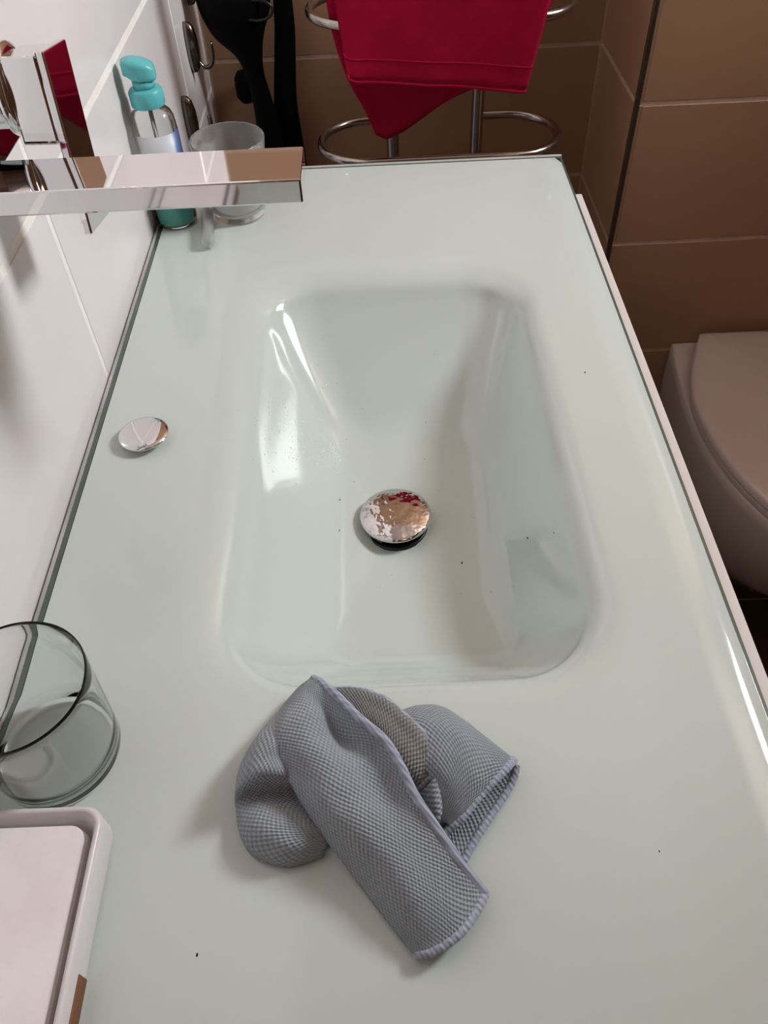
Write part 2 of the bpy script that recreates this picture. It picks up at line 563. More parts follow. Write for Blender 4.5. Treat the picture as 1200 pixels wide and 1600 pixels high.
# pop-up plug standing open in the drain
plug = thing('drain_plug', (DRAIN[0], DRAIN[1] + 0.003, TOP - 0.145), 'wet round chrome pop-up drain plug in the washbasin bottom', 'plug')
zz = 0.145
bm = bmesh.new()
lathe(bm, [(0, -0.1000), (0.012, -0.1003), (0.024, -0.1014), (0.032, -0.1032), (0.0343, -0.1045), (0.0347, -0.1056), (0.0338, -0.1064), (0.030, -0.1066), (0, -0.1066)], 0, 0, zz, 64)
finish('cap', bm, M_chrome_wet, plug, True)
bm = bmesh.new()
lathe(bm, [(0.0285, -0.1069), (0.0305, -0.1085), (0.0305, -0.111), (0.0285, -0.1125), (0.024, -0.1125), (0.024, -0.1069)], 0, 0, zz, 48)
finish('sealing_ring', bm, M_rubber, plug, True)
bm = bmesh.new()
lathe(bm, [(0, -0.1067), (0.0155, -0.1067), (0.0155, -0.1449), (0, -0.1449)], 0, 0, zz, 32)
finish('stem', bm, M_steel, plug, True)

# cover over the spare tap hole
cov = thing('tap_hole_cover', (0.051, 0.5195, TOP), 'small round chrome cover on the worktop beside the white wall', 'cover')
bm = bmesh.new()
lathe(bm, [(0, 0.0095), (0.010, 0.0092), (0.018, 0.0083), (0.0212, 0.0072), (0.0219, 0.0063), (0.021, 0.0056), (0, 0.0056)], n=64)
finish('cap', bm, M_chrome, cov, True)
bm = bmesh.new()
lathe(bm, [(0, 0.0001), (0.013, 0.0001), (0.013, 0.0057), (0, 0.0057)], n=32)
finish('stem', bm, M_steel, cov, True)

# ------------------------------------------------------------------ vanity cabinet
cab = thing('vanity_cabinet', (0.25, 0.41, 0.30), 'white lacquered vanity cabinet under the glass worktop', 'cabinet')
def rel(o, t):
    o.location = -Vector(t.location)
    return o
cb = bmesh.new()
for a in ((0.012, 0.495, -0.16, -0.142, 0.30, TOP - 0.0105), (0.012, 0.495, 0.982, 1.0, 0.30, TOP - 0.0105),
          (0.012, 0.495, -0.142, 0.982, 0.30, 0.318), (0.012, 0.028, -0.142, 0.982, 0.318, TOP - 0.0105)):
    add_box(cb, *a, 0.001, 1)
rel(finish('carcass', cb, M_cabinet, cab), cab)
d = box('drawer_front', 0.4985, 0.5148, -0.16, 0.938, 0.575, TOP - 0.0105, M_cabinet, cab, 0.0012, 2)
rel(d, cab)
d = box('drawer_front', 0.4985, 0.5148, -0.16, 0.938, 0.30, 0.571, M_cabinet, cab, 0.0012, 2)
rel(d, cab)

# ------------------------------------------------------------------ wall tap
tap = thing('wall_tap', (0, 0.50, TOP + 0.25), 'square chrome wall-mounted basin tap with a flat lever handle', 'tap')
def tz(x):
    return x
sp = box('spout', 0.0, 0.2185, -0.0268, 0.0186, -0.0155, 0.0, M_chrome, tap, 0.0012, 2)
bm = bmesh.new()
lathe(bm, [(0, -0.0156), (0.0115, -0.0156), (0.0115, -0.0205), (0.0095, -0.021), (0.0085, -0.019), (0, -0.019)], 0.200, -0.004, 0, 32)
finish('aerator', bm, M_steel, sp, True)
box('wall_plate', 0.0003, 0.010, 0.024, 0.114, -0.016, 0.085, M_chrome, tap, 0.0012, 2)
HY, HZ = 0.0625, 0.026
bm = bmesh.new()
lathe(bm, [(0, 0.0101), (0.023, 0.0101), (0.023, 0.026), (0.0275, 0.0265), (0.0285, 0.029), (0.0280, 0.0315), (0.0240, 0.033), (0, 0.033)], 0, HY, HZ, 48, 'x')
finish('collar', bm, M_chrome, tap, True)
rot = Matrix.Translation((0.06, HY, HZ)) @ Matrix.Rotation(math.radians(-2.5), 4, 'Z') @ Matrix.Rotation(math.radians(-8.5), 4, 'X') @ Matrix.Translation((-0.06, 0, 0))
lev = box('lever', 0.0570, 0.0630, -0.0215, 0.0215, -0.090, 0.0245, M_chrome, tap, 0.0012, 2, rot)
box('hub', 0.0331, 0.0569, -0.0205, 0.0195, -0.030, 0.0222, M_chrome, tap, 0.0015, 2, rot)

# ------------------------------------------------------------------ cloth
# cloth control grids, tenths of a millimetre, z above the worktop
CLOTH_MAIN = [
    [(2679,1036,45),(2740,1037,85),(2802,1053,115),(2864,1082,135),(2929,1126,135),(3006,1213,115),(3075,1319,75)],
    [(2531,1222,35),(2614,1231,135),(2692,1254,195),(2755,1291,215),(2817,1340,205),(2891,1393,185),(2956,1448,175)],
    [(2361,1441,45),(2454,1439,175),(2538,1454,245),(2606,1489,265),(2678,1534,255),(2759,1580,255),(2829,1619,265)],
    [(2206,1625,135),(2300,1615,265),(2393,1639,325),(2472,1679,325),(2554,1726,295),(2639,1759,305),(2719,1773,345)],
    [(2083,1786,215),(2184,1780,335),(2281,1804,375),(2371,1849,365),(2460,1900,325),(2557,1926,335),(2644,1931,395)],
    [(1984,1941,255),(2094,1943,365),(2201,1952,405),(2293,1985,375),(2379,2035,325),(2471,2069,345),(2557,2085,415)],
    [(1897,2046,275),(2004,2067,375),(2108,2092,415),(2199,2136,355),(2274,2168,255),(2350,2193,335),(2408,2233,415)],
    [(1826,2156,235),(1919,2214,345),(2015,2268,395),(2108,2320,385),(2179,2345,315),(2231,2375,335),(2281,2395,375)],
    [(1856,2428,95),(1926,2440,195),(1989,2464,255),(2038,2495,275),(2077,2525,275),(2117,2546,275),(2147,2574,255)],
    [(1953,2621,25),(1985,2625,75),(2013,2636,105),(2036,2643,125),(2053,2650,135),(2070,2664,135),(2088,2684,115)],
]
CLOTH_GREY = [
    [(2243,2603,25),(2388,2582,35),(2562,2482,35),(2705,2324,35),(2811,2181,55),(2900,2017,155)],
    [(2215,2604,95),(2390,2530,215),(2553,2417,295),(2687,2275,325),(2785,2159,315),(2882,2005,275)],
    [(2243,2509,165),(2392,2432,255),(2532,2321,315),(2645,2188,335),(2734,2068,325),(2841,1957,255)],
    [(2267,2447,195),(2401,2334,275),(2518,2224,315),(2604,2105,325),(2685,1992,305),(2778,1910,215)],
    [(2257,2436,175),(2391,2289,255),(2500,2182,275),(2567,2073,285),(2638,1945,255),(2716,1876,155)],
]
CLOTH_RIGHT = [
    [(2684,2409,25),(2793,2441,25),(2924,2417,25),(3071,2304,25),(3203,2178,25),(3323,2064,45)],
    [(2661,2418,115),(2773,2439,135),(2914,2413,155),(3055,2292,175),(3188,2159,175),(3321,2053,145)],
    [(2704,2246,255),(2814,2251,295),(2934,2206,315),(3048,2107,315),(3148,2025,275),(3268,1980,205)],
    [(2753,2061,295),(2848,2078,335),(2951,2049,345),(3027,1972,335),(3097,1910,295),(3174,1894,215)],
    [(2809,1919,255),(2876,1933,305),(2949,1922,315),(3000,1868,295),(3042,1822,255),(3085,1815,195)],
    [(2833,1817,175),(2888,1821,235),(2933,1800,255),(2956,1759,235),(2973,1733,205),(2980,1711,175)],
    [(2856,1709,115),(2876,1693,155),(2890,1685,165),(2896,1674,155),(2888,1660,135),(2873,1646,115)],
]
CLOTH_UNDER = [
    [(3343,2045,105),(3320,1975,75),(3251,1875,55),(3158,1760,55),(3063,1638,55),(2965,1499,55)],
    [(3317,2054,105),(3254,1994,65),(3167,1902,45),(3080,1801,45),(2994,1692,45),(2911,1586,45)],
    [(3243,2074,85),(3161,2022,45),(3075,1941,35),(2989,1847,35),(2924,1754,35),(2862,1682,35)],
]
CLOTH_CURL = [
    [(2880,1972,215),(2888,1864,195),(2893,1778,155),(2878,1715,115)],
    [(2838,1909,275),(2846,1815,255),(2848,1734,215),(2831,1688,155)],
    [(2791,1878,235),(2800,1784,215),(2811,1714,175),(2809,1685,135)],
    [(2746,1866,175),(2771,1782,155),(2789,1715,125),(2795,1689,105)],
]
CLOTH_LOBE = [
    [(1963,2615,35),(1956,2569,95),(1982,2517,155),(2013,2486,195),(2038,2475,195),(2058,2487,155)],
    [(1772,2329,35),(1755,2263,155),(1813,2221,255),(1893,2197,315),(1963,2186,315),(2010,2192,255)],
    [(1662,2116,45),(1672,2080,155),(1744,2052,275),(1830,2053,335),(1905,2058,335),(1972,2062,275)],
    [(1655,1935,45),(1655,1938,135),(1723,1932,265),(1808,1941,335),(1897,1953,335),(2021,1963,255)],
    [(1671,1822,35),(1657,1861,85),(1708,1901,115),(1781,1925,105),(1885,1945,85),(2068,1962,65)],
    [(1688,1712,25),(1698,1724,95),(1769,1754,155),(1844,1789,175),(1933,1823,155),(2133,1846,95)],
    [(1780,1591,25),(1799,1607,105),(1867,1649,185),(1933,1686,205),(2023,1733,185),(2210,1778,95)],
    [(1969,1531,25),(1979,1547,105),(2014,1586,175),(2057,1631,185),(2126,1675,165),(2267,1720,95)],
    [(2171,1573,25),(2185,1595,65),(2203,1617,105),(2225,1642,115),(2268,1669,95),(2339,1695,55)],
]

def cloth_patch(bm, grid, k=8, uo=(0, 0), jitter=0.0006, seed=0):
    g = [[Vector(p) / 10000 for p in r] for r in grid]
    nu = (len(g[0]) - 1) * k
    nv = (len(g) - 1) * k
    rows = []
    for a in range(nu + 1):
        rows.append([cr(r, a / k) for r in g])
    P_ = [[cr(rows[a], b / k) for a in range(nu + 1)] for b in range(nv + 1)]
    uvl = bm.loops.layers.uv.verify()
    # uv in metres: cumulative lengths through the middle of the patch
    mu = [0.0]
    for a in range(nu):
        mu.append(mu[-1] + (P_[nv // 2][a + 1] - P_[nv // 2][a]).length)
    mv = [0.0]
    for b in range(nv):
        mv.append(mv[-1] + (P_[b + 1][nu // 2] - P_[b][nu // 2]).length)
    V = []
    for b in range(nv + 1):
        V.append([])
        for a in range(nu + 1):
            p = P_[b][a].copy()
            nn = noise.noise(Vector((p.x * 110 + seed, p.y * 110, p.z * 110)))
            n2 = noise.noise(Vector((p.x * 45 + seed, p.y * 45, 3.3)))
            p.z = max(0.0013, p.z + jitter * nn + 2.2 * jitter * n2)
            V[-1].append(bm.verts.new(p))
    for b in range(nv):
        for a in range(nu):
            f = bm.faces.new((V[b][a], V[b][a + 1], V[b + 1][a + 1], V[b + 1][a]))
            f.smooth = True
            for lp, (i, j) in zip(f.loops, ((a, b), (a + 1, b), (a + 1, b + 1), (a, b + 1))):
                lp[uvl].uv = (mu[i] + uo[0], mv[j] + uo[1])
    return [[v.co.copy() for v in r] for r in V]

def hem(name, pts, rad, parent):
    bm = bmesh.new()
    pts = [Vector((p.x, p.y, max(p.z, rad))) for p in pts]
    n = 10
    tube(bm, pts, rad, n)
    uvl = bm.loops.layers.uv.verify()
    for f in bm.faces:
        f.smooth = True
        for lp in f.loops:
            c = lp.vert.co
            lp[uvl].uv = (c.x + c.y, c.z + c.x)
    return finish(name, bm, M_hem, parent, True)

cl = thing('cleaning_cloth', (0, 0, TOP), 'crumpled grey-blue microfibre cleaning cloth lying in front of the washbasin', 'cloth')
def panel(name, grid, m, seed, uo=(0, 0), k=8):
    bm = bmesh.new()
    pts = cloth_patch(bm, grid, k, uo, seed=seed)
    me = bpy.data.meshes.new(name)
    bm.to_mesh(me)
    bm.free()
    o = link(name, me, m, cl, True)
    so = o.modifiers.new('thickness', 'SOLIDIFY')
    so.thickness = 0.0022
    so.offset = 0.0
    return o, pts
qa, pa = panel('folded_panel', CLOTH_MAIN, M_cloth, 1.0)
_, pl_ = panel('folded_panel', CLOTH_LOBE, M_cloth, 5.0, (0.3, 0.1))
qd, pd = panel('folded_panel', CLOTH_GREY, M_cloth_grey, 9.0, (0.1, 0.4))
qc, pc = panel('folded_panel', CLOTH_RIGHT, M_cloth, 13.0, (0.5, 0.2))
qe, pe = panel('folded_panel', CLOTH_UNDER, M_cloth, 17.0, (0.7, 0.3))
qf, pf = panel('folded_panel', CLOTH_CURL, M_cloth, 21.0, (0.9, 0.1))
hem('hem', [r[-1] for r in pa], 0.0027, qa)
hem('hem', pa[0], 0.0026, qa)
hem('hem', pd[8], 0.0020, qd)
hem('hem', [r[-1] for r in pd[8:]], 0.0020, qd)
hem('hem', [r[-1] for r in pc[8:]], 0.0026, qc)
hem('hem', pe[0], 0.0024, qe)
hem('hem', pf[0], 0.0020, qf)

# ------------------------------------------------------------------ tumblers
def tumbler(name, loc, label, rt, rb, h, wall, base, m):
    t = thing(name, loc, label, 'glass', 'drinking glasses on the worktop')
    bm = bmesh.new()
    prof = [(0, 0.0), (rb - 0.004, 0.0), (rb - 0.001, 0.001), (rb, 0.004)]
    for i in range(1, 9):
        prof.append((rb + (rt - rb) * i / 8, 0.004 + (h - 0.0065) * i / 8))
    prof += [(rt - wall * 0.15, h - 0.0008), (rt - wall * 0.5, h), (rt - wall * 0.85, h - 0.0008), (rt - wall, h - 0.0025)]
    for i in range(7, 0, -1):
        prof.append((rb + (rt - rb) * i / 8 - wall, base + (h - 0.006 - base) * i / 8))
    prof += [(rb - wall - 0.002, base + 0.002), (rb - wall - 0.007, base), (0, base - 0.0008)]
    lathe(bm, prof, 0, 0, 0, 72)
    finish('vessel', bm, m, t, True)
    return t
tumbler('glass_tumbler', (0.0475, 0.2285, TOP + 0.0004), 'clear glass tumbler next to the white tray by the wall', 0.0425, 0.0385, 0.088, 0.0015, 0.005, M_glass)
tumbler('glass_tumbler', (0.0985, 0.9090, TOP + 0.0004), 'hazy clear tumbler behind the tap spout, beside the soap bottle', 0.0420, 0.0310, 0.090, 0.0018, 0.006, M_plastic_frost)

# ------------------------------------------------------------------ soap bottle
sb = thing('soap_bottle', (0.0248, 0.8960, TOP + 0.0004), 'clear soap bottle with teal pump and teal soap against the wall', 'bottle')
def ell(rx, ry, z, n=48):
    return [Vector((rx * math.cos(2 * PI * i / n), ry * math.sin(2 * PI * i / n), z)) for i in range(n)]
bm = bmesh.new()
prof = [(0.6, 0.0), (0.93, 0.0012), (1.0, 0.006), (1.0, 0.04), (1.0, 0.09), (0.99, 0.112), (0.95, 0.121), (0.86, 0.1265), (0.70, 0.130), (0.58, 0.132), (0.55, 0.1335)]
inner = [(0.50, 0.1335), (0.50, 0.1305), (0.64, 0.128), (0.80, 0.1245), (0.89, 0.119), (0.93, 0.111), (0.94, 0.09), (0.94, 0.04), (0.94, 0.006), (0.86, 0.003), (0.5, 0.0022)]
loft(bm, [ell(0.0245 * a, 0.0225 * a, z) for a, z in prof + inner], True, True)
finish('bottle_body', bm, M_plastic_clear, sb, True)
bm = bmesh.new()
loft(bm, [ell(0.0245 * a, 0.0225 * a, z) for a, z in [(0.5, 0.0026), (0.85, 0.0032), (0.93, 0.0065), (0.932, 0.040), (0.90, 0.043)]], True, True)
finish('liquid_soap', bm, M_liquid, sb, True)
# printed label wrapped round the front
def label_mat():
    m = mat('bottle_label', srgb(222, 226, 230), 0.4)
    nt = m.node_tree
    tc = nt.nodes.new('ShaderNodeTexCoord')
    sx = nt.nodes.new('ShaderNodeSeparateXYZ')
    nt.links.new(tc.outputs['Generated'], sx.inputs[0])
    r = nt.nodes.new('ShaderNodeValToRGB')
    r.color_ramp.elements[0].position = 0.0
    r.color_ramp.elements[0].color = srgb(222, 226, 230)
    r.color_ramp.elements[1].position = 0.88
    r.color_ramp.elements[1].color = srgb(214, 220, 228)
    e = r.color_ramp.elements.new(0.93)
    e.color = srgb(96, 130, 180)
    e = r.color_ramp.elements.new(1.0)
    e.color = srgb(70, 74, 120)
    nt.links.new(sx.outputs[0], r.inputs['Fac'])
    nt.links.new(r.outputs['Color'], nt.nodes['Principled BSDF'].inputs['Base Color'])
    return m
bm = bmesh.new()
prev = None
for i in range(21):
    a = math.radians(-135 + 150 * i / 20)
    ring = [bm.verts.new((0.0249 * math.cos(a), 0.0229 * math.sin(a), z)) for z in (0.048, 0.108)]
    if prev:
        bm.faces.new((prev[0], ring[0], ring[1], prev[1]))
    prev = ring
lb = finish('label_sticker', bm, label_mat(), sb, True)
so = lb.modifiers.new('thickness', 'SOLIDIFY')
so.thickness = 0.0003
bm = bmesh.new()
lathe(bm, [(0, 0.1337), (0.0172, 0.1337), (0.0180, 0.135), (0.0180, 0.1475), (0.0165, 0.150), (0.0125, 0.1515), (0, 0.1515)])
collar = finish('pump_collar', bm, M_teal, sb, True)
smooth_by_angle(collar)
bm = bmesh.new()
lathe(bm, [(0, 0.1516), (0.0115, 0.1516), (0.0115, 0.1585), (0, 0.1585)], n=24)
finish('pump_stem', bm, M_teal, collar, True)
# pump head: rounded wedge with the nozzle running towards the camera's left
bm = bmesh.new()
mt = Matrix.Rotation(math.radians(190), 4, 'Z')
secs = []
for (px, hw, z0, z1) in ((-0.0145, 0.0070, 0.1600, 0.1690), (-0.0130, 0.0105, 0.1588, 0.1725), (-0.006, 0.0130, 0.1586, 0.1765), (0.004, 0.0130, 0.1586, 0.1800), (0.010, 0.0115, 0.1605, 0.1805), (0.0150, 0.0090, 0.1645, 0.1800), (0.0180, 0.0075, 0.1655, 0.1785)):
    r_ = min(hw, (z1 - z0) / 2) * 0.6
    ring = []
    for (cy_, cz_, a0) in ((hw - r_, z1 - r_, 0), (-hw + r_, z1 - r_, PI / 2), (-hw + r_, z0 + r_, PI), (hw - r_, z0 + r_, 1.5 * PI)):
        for i in range(5):
            a = a0 + PI / 2 * i / 4
            ring.append(mt @ Vector((px, cy_ + r_ * math.cos(a), cz_ + r_ * math.sin(a))))
    secs.append(ring)
loft(bm, secs, True, True)
finish('pump_head', bm, M_teal, collar, True)
bm = bmesh.new()
tube(bm, [(0, 0, 0.1334), (0, 0, 0.09), (0.002, 0.001, 0.05), (0.004, 0.002, 0.008)], 0.0024, 10)
finish('dip_tube', bm, M_plastic_frost, sb, True)

# small clear cap lying between bottle and tumbler
cap = thing('plastic_brush_cap', (0.0655, 0.868, TOP + 0.0078), 'narrow clear plastic cap lying beside the soap bottle', 'cap', rot=(0, 0, math.radians(8)))
bm = bmesh.new()
prof = [(0, -0.042), (0.004, -0.0415), (0.0064, -0.039), (0.0074, -0.035), (0.0074, 0.038), (0.0064, 0.038), (0.0064, -0.034), (0.004, -0.0395), (0, -0.0405)]
lathe(bm, prof, 0, 0, 0, 24)
for v in bm.verts:
    v.co = Vector((v.co.x, v.co.z, v.co.y))
finish('sleeve', bm, mat('milky_plastic', (0.95, 0.96, 0.96, 1), 0.1, trans=0.85, ior=1.3), cap, True)

# ------------------------------------------------------------------ white tray with paper
tray = thing('white_tray', (0.047, 0.0900, TOP + 0.0004), 'white rectangular tray with a wooden inlay at the worktop corner', 'tray')
bm = bmesh.new()
def rr2(inset, z, r):
    return rrect(-0.0462 + inset, 0.0462 - inset, -0.125 + inset, 0.0925 - inset, r, z, 8)
loft(bm, [rr2(0.004, 0.0, 0.008), rr2(0.0008, 0.0025, 0.011), rr2(0.0, 0.006, 0.012), rr2(0.0, 0.026, 0.012), rr2(0.0008, 0.0278, 0.012),
          rr2(0.0022, 0.0283, 0.011), rr2(0.0036, 0.0276, 0.010), rr2(0.0060, 0.020, 0.010), rr2(0.0075, 0.0125, 0.010), rr2(0.010, 0.0115, 0.009)], True, True)
finish('tray_body', bm, M_tray, tray, True)
box('wood_inlay', 0.0455, 0.0470, -0.095, 0.0085, 0.004, 0.0165, M_wood, tray, 0.0005, 1)
pap = thing('paper_stack', (0.047, 0.0900, TOP + 0.0121), 'white rounded paper sheets lying inside the white tray', 'paper')
for i in range(3):
    bm = bmesh.new()
    s = i * 0.0003
    z0 = i * 0.0038
    n_ = 10
    ra = rrect(-0.0372 + s, 0.0372 - s, -0.11, 0.0835 - s, 0.010, z0, n_)
    rb_ = rrect(-0.0372 + s, 0.0372 - s, -0.11, 0.0835 - s, 0.010, z0 + 0.0034, n_)
    rc_ = rrect(-0.0367 + s, 0.0367 - s, -0.1095, 0.083 - s, 0.010, z0 + 0.0037, n_)
    loft(bm, [ra, rb_, rc_], True, True)
    finish('sheet', bm, M_paper, pap)

# ------------------------------------------------------------------ toilet
toi = thing('toilet', (0.937, BOX_Y, 0.0), 'wall-hung toilet with closed lid on the brown tiled wall', 'toilet')
def dring(ab, a, yb, yc, b, z, n=14):
    """plan outline: straight back, widening sides, elliptical front (local: back at y=0, front -y)"""
    pts = []
    for i in range(n):
        t = i / n
        pts.append(Vector((-(ab + (a - ab) * math.sin(PI / 2 * t)), yb + (yc - yb) * t, z)))
    for i in range(2 * n + 1):
        th = PI * i / (2 * n)
        pts.append(Vector((-a * math.cos(th), yc - b * math.sin(th), z)))
    for i in range(n - 1, -1, -1):
        t = i / n
        pts.append(Vector(((ab + (a - ab) * math.sin(PI / 2 * t)), yb + (yc - yb) * t, z)))
    return pts
Z = TOP
bm = bmesh.new()
loft(bm, [dring(0.09, 0.075, -0.002, -0.10, 0.06, Z - 0.745), dring(0.115, 0.11, -0.002, -0.13, 0.14, Z - 0.735), dring(0.135, 0.135, -0.002, -0.16, 0.21, Z - 0.69),
          dring(0.150, 0.158, -0.002, -0.19, 0.265, Z - 0.60), dring(0.157, 0.172, -0.002, -0.21, 0.295, Z - 0.50), dring(0.159, 0.178, -0.002, -0.215, 0.305, Z - 0.44),
          dring(0.159, 0.179, -0.002, -0.215, 0.307, Z - 0.420), dring(0.156, 0.176, -0.004, -0.215, 0.304, Z - 0.4165), dring(0.15, 0.170, -0.008, -0.215, 0.298, Z - 0.416)], True, True)
b_ = finish('bowl', bm, M_porcelain, toi, True)
smooth_by_angle(b_, 0.8)
bm = bmesh.new()
loft(bm, [dring(0.112, 0.172, -0.035, -0.215, 0.300, Z - 0.4155), dring(0.116, 0.178, -0.032, -0.215, 0.306, Z - 0.413), dring(0.116, 0.178, -0.032, -0.215, 0.306, Z - 0.406), dring(0.112, 0.174, -0.035, -0.215, 0.302, Z - 0.4035)], True, True)
s_ = finish('seat', bm, M_porcelain, toi, True)
smooth_by_angle(s_, 0.8)
bm = bmesh.new()
loft(bm, [dring(0.112, 0.174, -0.022, -0.215, 0.303, Z - 0.402), dring(0.120, 0.180, -0.016, -0.215, 0.309, Z - 0.399), dring(0.120, 0.180, -0.016, -0.215, 0.309, Z - 0.390),
          dring(0.116, 0.176, -0.019, -0.215, 0.305, Z - 0.3855), dring(0.105, 0.165, -0.028, -0.215, 0.293, Z - 0.3830), dring(0.05, 0.09, -0.1, -0.215, 0.18, Z - 0.3815)], True, True)
s_ = finish('lid', bm, M_porcelain, toi, True)
smooth_by_angle(s_, 0.8)
for sx in (-0.075, 0.075):
    bm = bmesh.new()
    lathe(bm, [(0, -0.02), (0.009, -0.02), (0.009, 0.02), (0, 0.02)], sx, -0.008, Z - 0.405, 20, 'x')
    finish('hinge', bm, M_steel, toi, True)

# ------------------------------------------------------------------ towel stand
st = thing('towel_stand', (0.36, 1.20, 0.0), 'chrome towel stand with oval rails behind the worktop', 'stand')
def to_local(t, p):
    return Vector(p) - Vector(t.location)
def rail(z, gap):
    """oval rail seen from above; open at the back between the posts when gap"""
    x0, x1, y0, y1 = 0.184, 0.533, 1.131, 1.271
    r = (y1 - y0) / 2
    pts = []
    a0 = Vector((0.4223, y1, z))
    b0 = Vector((0.2912, y1, z))
    pts.append(a0)
    pts += [Vector((a0.x + (x1 - r - a0.x) * i / 4, y1, z)) for i in range(1, 4)]
    for i in range(17):
        a = PI / 2 - PI * i / 16
        pts.append(Vector((x1 - r + r * math.cos(a), (y0 + y1) / 2 + r * math.sin(a), z)))
    pts += [Vector((x1 - r + (x0 + r - x1 + r) * i / 6, y0, z)) for i in range(1, 6)]
    for i in range(17):
        a = -PI / 2 - PI * i / 16
        pts.append(Vector((x0 + r + r * math.cos(a), (y0 + y1) / 2 + r * math.sin(a), z)))
    pts.append(b0)
    return [to_local(st, p) for p in pts]
for z in (TOP - 0.05, TOP + 0.125, TOP + 0.30):
    bm = bmesh.new()
    tube(bm, rail(z, True), 0.0062, 12)
    finish('rail', bm, M_steel, st, True)
for x in (0.4223, 0.2912):
    bm = bmesh.new()
    lathe(bm, [(0, 0.02), (0.0095, 0.02), (0.0095, TOP + 0.32), (0.007, TOP + 0.326), (0, TOP + 0.327)], x - 0.36, 0.071, 0, 20)
    finish('post', bm, M_steel, st, True)
bm = bmesh.new()
add_box(bm, -0.15, 0.15, -0.075, 0.105, 0.0, 0.02, 0.006, 2)
finish('base', bm, M_steel, st)

# red towel: one sheet hung over the front bar of the topmost rail
tw = thing('red_towel', (0.35, 1.13, TOP + 0.05), 'crimson terry towel draped over the chrome towel stand', 'towel')
bm = bmesh.new()
uvl = bm.loops.layers.uv.verify()
NU = 40
NF, NB = 26, 34
def pick(tab, t):
    for (t0, *a), (t1, *b) in zip(tab, tab[1:]):
        if t <= t1:
            f = (t - t0) / (t1 - t0)
            f = f * f * (3 - 2 * f) * 0.5 + f * 0.5
            return [p + (q - p) * f for p, q in zip(a, b)]
    return tab[-1][1:]
FRONT = [(0, 0.2315, 0.0760), (0.03, 0.2330, 0.0690), (0.08, 0.2430, 0.0650), (0.5, 0.345, 0.0545), (0.97, 0.4620, 0.0440), (1, 0.4660, 0.0460)]
BACK = [(0, 0.2600, 0.0000), (0.12, 0.2660, -0.0225), (0.28, 0.2800, -0.0275), (0.45, 0.3037, -0.0164), (0.7, 0.3450, 0.0080), (1, 0.3965, 0.0350)]
ZB = 0.300
sheet = []
ln = 0.0
def add_row(fn, dl):
    global ln
    ln += dl
    sheet.append(([bm.verts.new(Vector(fn(j / NU)) - Vector((0.35, 1.13, 0.05))) for j in range(NU + 1)], ln))
XL, XR = 0.206, 0.512
def front_pt(k):
    def f(t):
        xb, zb = pick(FRONT, t)
        x = (XL + (XR - XL) * t) * (1 - k ** 1.1) + xb * k ** 1.1
        z = ZB + (zb - ZB) * k
        y = 1.1175 - 0.0035 * math.sin(t * 6.5 + 0.6 + k) * k - 0.0022 * math.sin(t * 13 + 2 * k) * k
        return (x, y, z)
    return f
def back_pt(k):
    def f(t):
        xb, zb = pick(BACK, t)
        e = k ** 4
        x = (XL + (XR - XL) * t) * (1 - e) + xb * e
        z = ZB + (zb - ZB) * k
        y = 1.1455 + 0.004 * k + 0.004 * (1 + math.sin(t * 9 + 1)) * k
        return (x, y, z)
    return f
for i in range(NF + 1):
    add_row(front_pt(1 - i / NF), 0.0 if i == 0 else 0.0095)
for i in range(1, 8):
    a_ = PI * i / 8
    add_row(lambda t: (XL + (XR - XL) * t, 1.1315 - 0.014 * math.cos(a_), ZB + 0.0125 * math.sin(a_)), 0.0055)
for i in range(NB + 1):
    add_row(back_pt(i / NB), 0.0095)
for (a, la), (b, lb_) in zip(sheet, sheet[1:]):
    for j in range(NU):
        f = bm.faces.new((a[j], a[j + 1], b[j + 1], b[j]))
        f.smooth = True
        for lp, (uu, vv_) in zip(f.loops, ((j, la), (j + 1, la), (j + 1, lb_), (j, lb_))):
            lp[uvl].uv = (uu / NU * 0.28, vv_)
fr_row = [v.co.copy() for v in sheet[0][0]]
fr_row2 = [v.co.copy() for v in sheet[3][0]]
o = finish('terry_sheet', bm, M_towel, tw, True)
so = o.modifiers.new('thickness', 'SOLIDIFY')
so.thickness = 0.0035
so.offset = 0
bm = bmesh.new()
tube(bm, fr_row, 0.0026, 8)
uvl = bm.loops.layers.uv.verify()
finish('towel_hem', bm, M_towel, tw, True)
bm = bmesh.new()
tube(bm, [p + Vector((0, -0.0012, 0)) for p in fr_row2], 0.0013, 8)
finish('towel_border', bm, M_towel, tw, True)

# ------------------------------------------------------------------ wall hooks, left wall near the corner
M_hook = mat('dark_steel', (0.20, 0.17, 0.15, 1), 0.18, metal=1.0, bump=0.05, bscale=80)
def hook(y, z, label):
    t = thing('wall_hook', (0.0, y, TOP + z), label, 'hook', 'metal hooks on the white wall')
    bm = bmesh.new()
    n = 28
    rings_ = []
    for (s, x) in ((1.0, 0.0003), (1.0, 0.004), (0.95, 0.0085), (0.8, 0.0125), (0.45, 0.0150)):
        rings_.append([Vector((x, 0.0115 * s * math.cos(2 * PI * i / n), 0.034 * s * math.sin(2 * PI * i / n))) for i in range(n)])
    loft(bm, rings_, True, True)
    finish('plate', bm, M_hook, t, True)
    bm = bmesh.new()
    pts = smooth_path([(0.010, 0, -0.018), (0.018, 0, -0.027), (0.028, 0, -0.025), (0.033, 0, -0.014), (0.033, 0, 0.006)], 6)
    tube(bm, pts, 0.0032, 10)
    finish('prong', bm, M_hook, t, True)
    return t
hook(1.272, 0.064, 'metal oval hook on the white wall, middle of the three')
hook(1.164, 0.006, 'metal oval hook on the white wall nearest the soap bottle')
hook(1.338, 0.132, 'metal oval hook highest on the white wall in the corner')

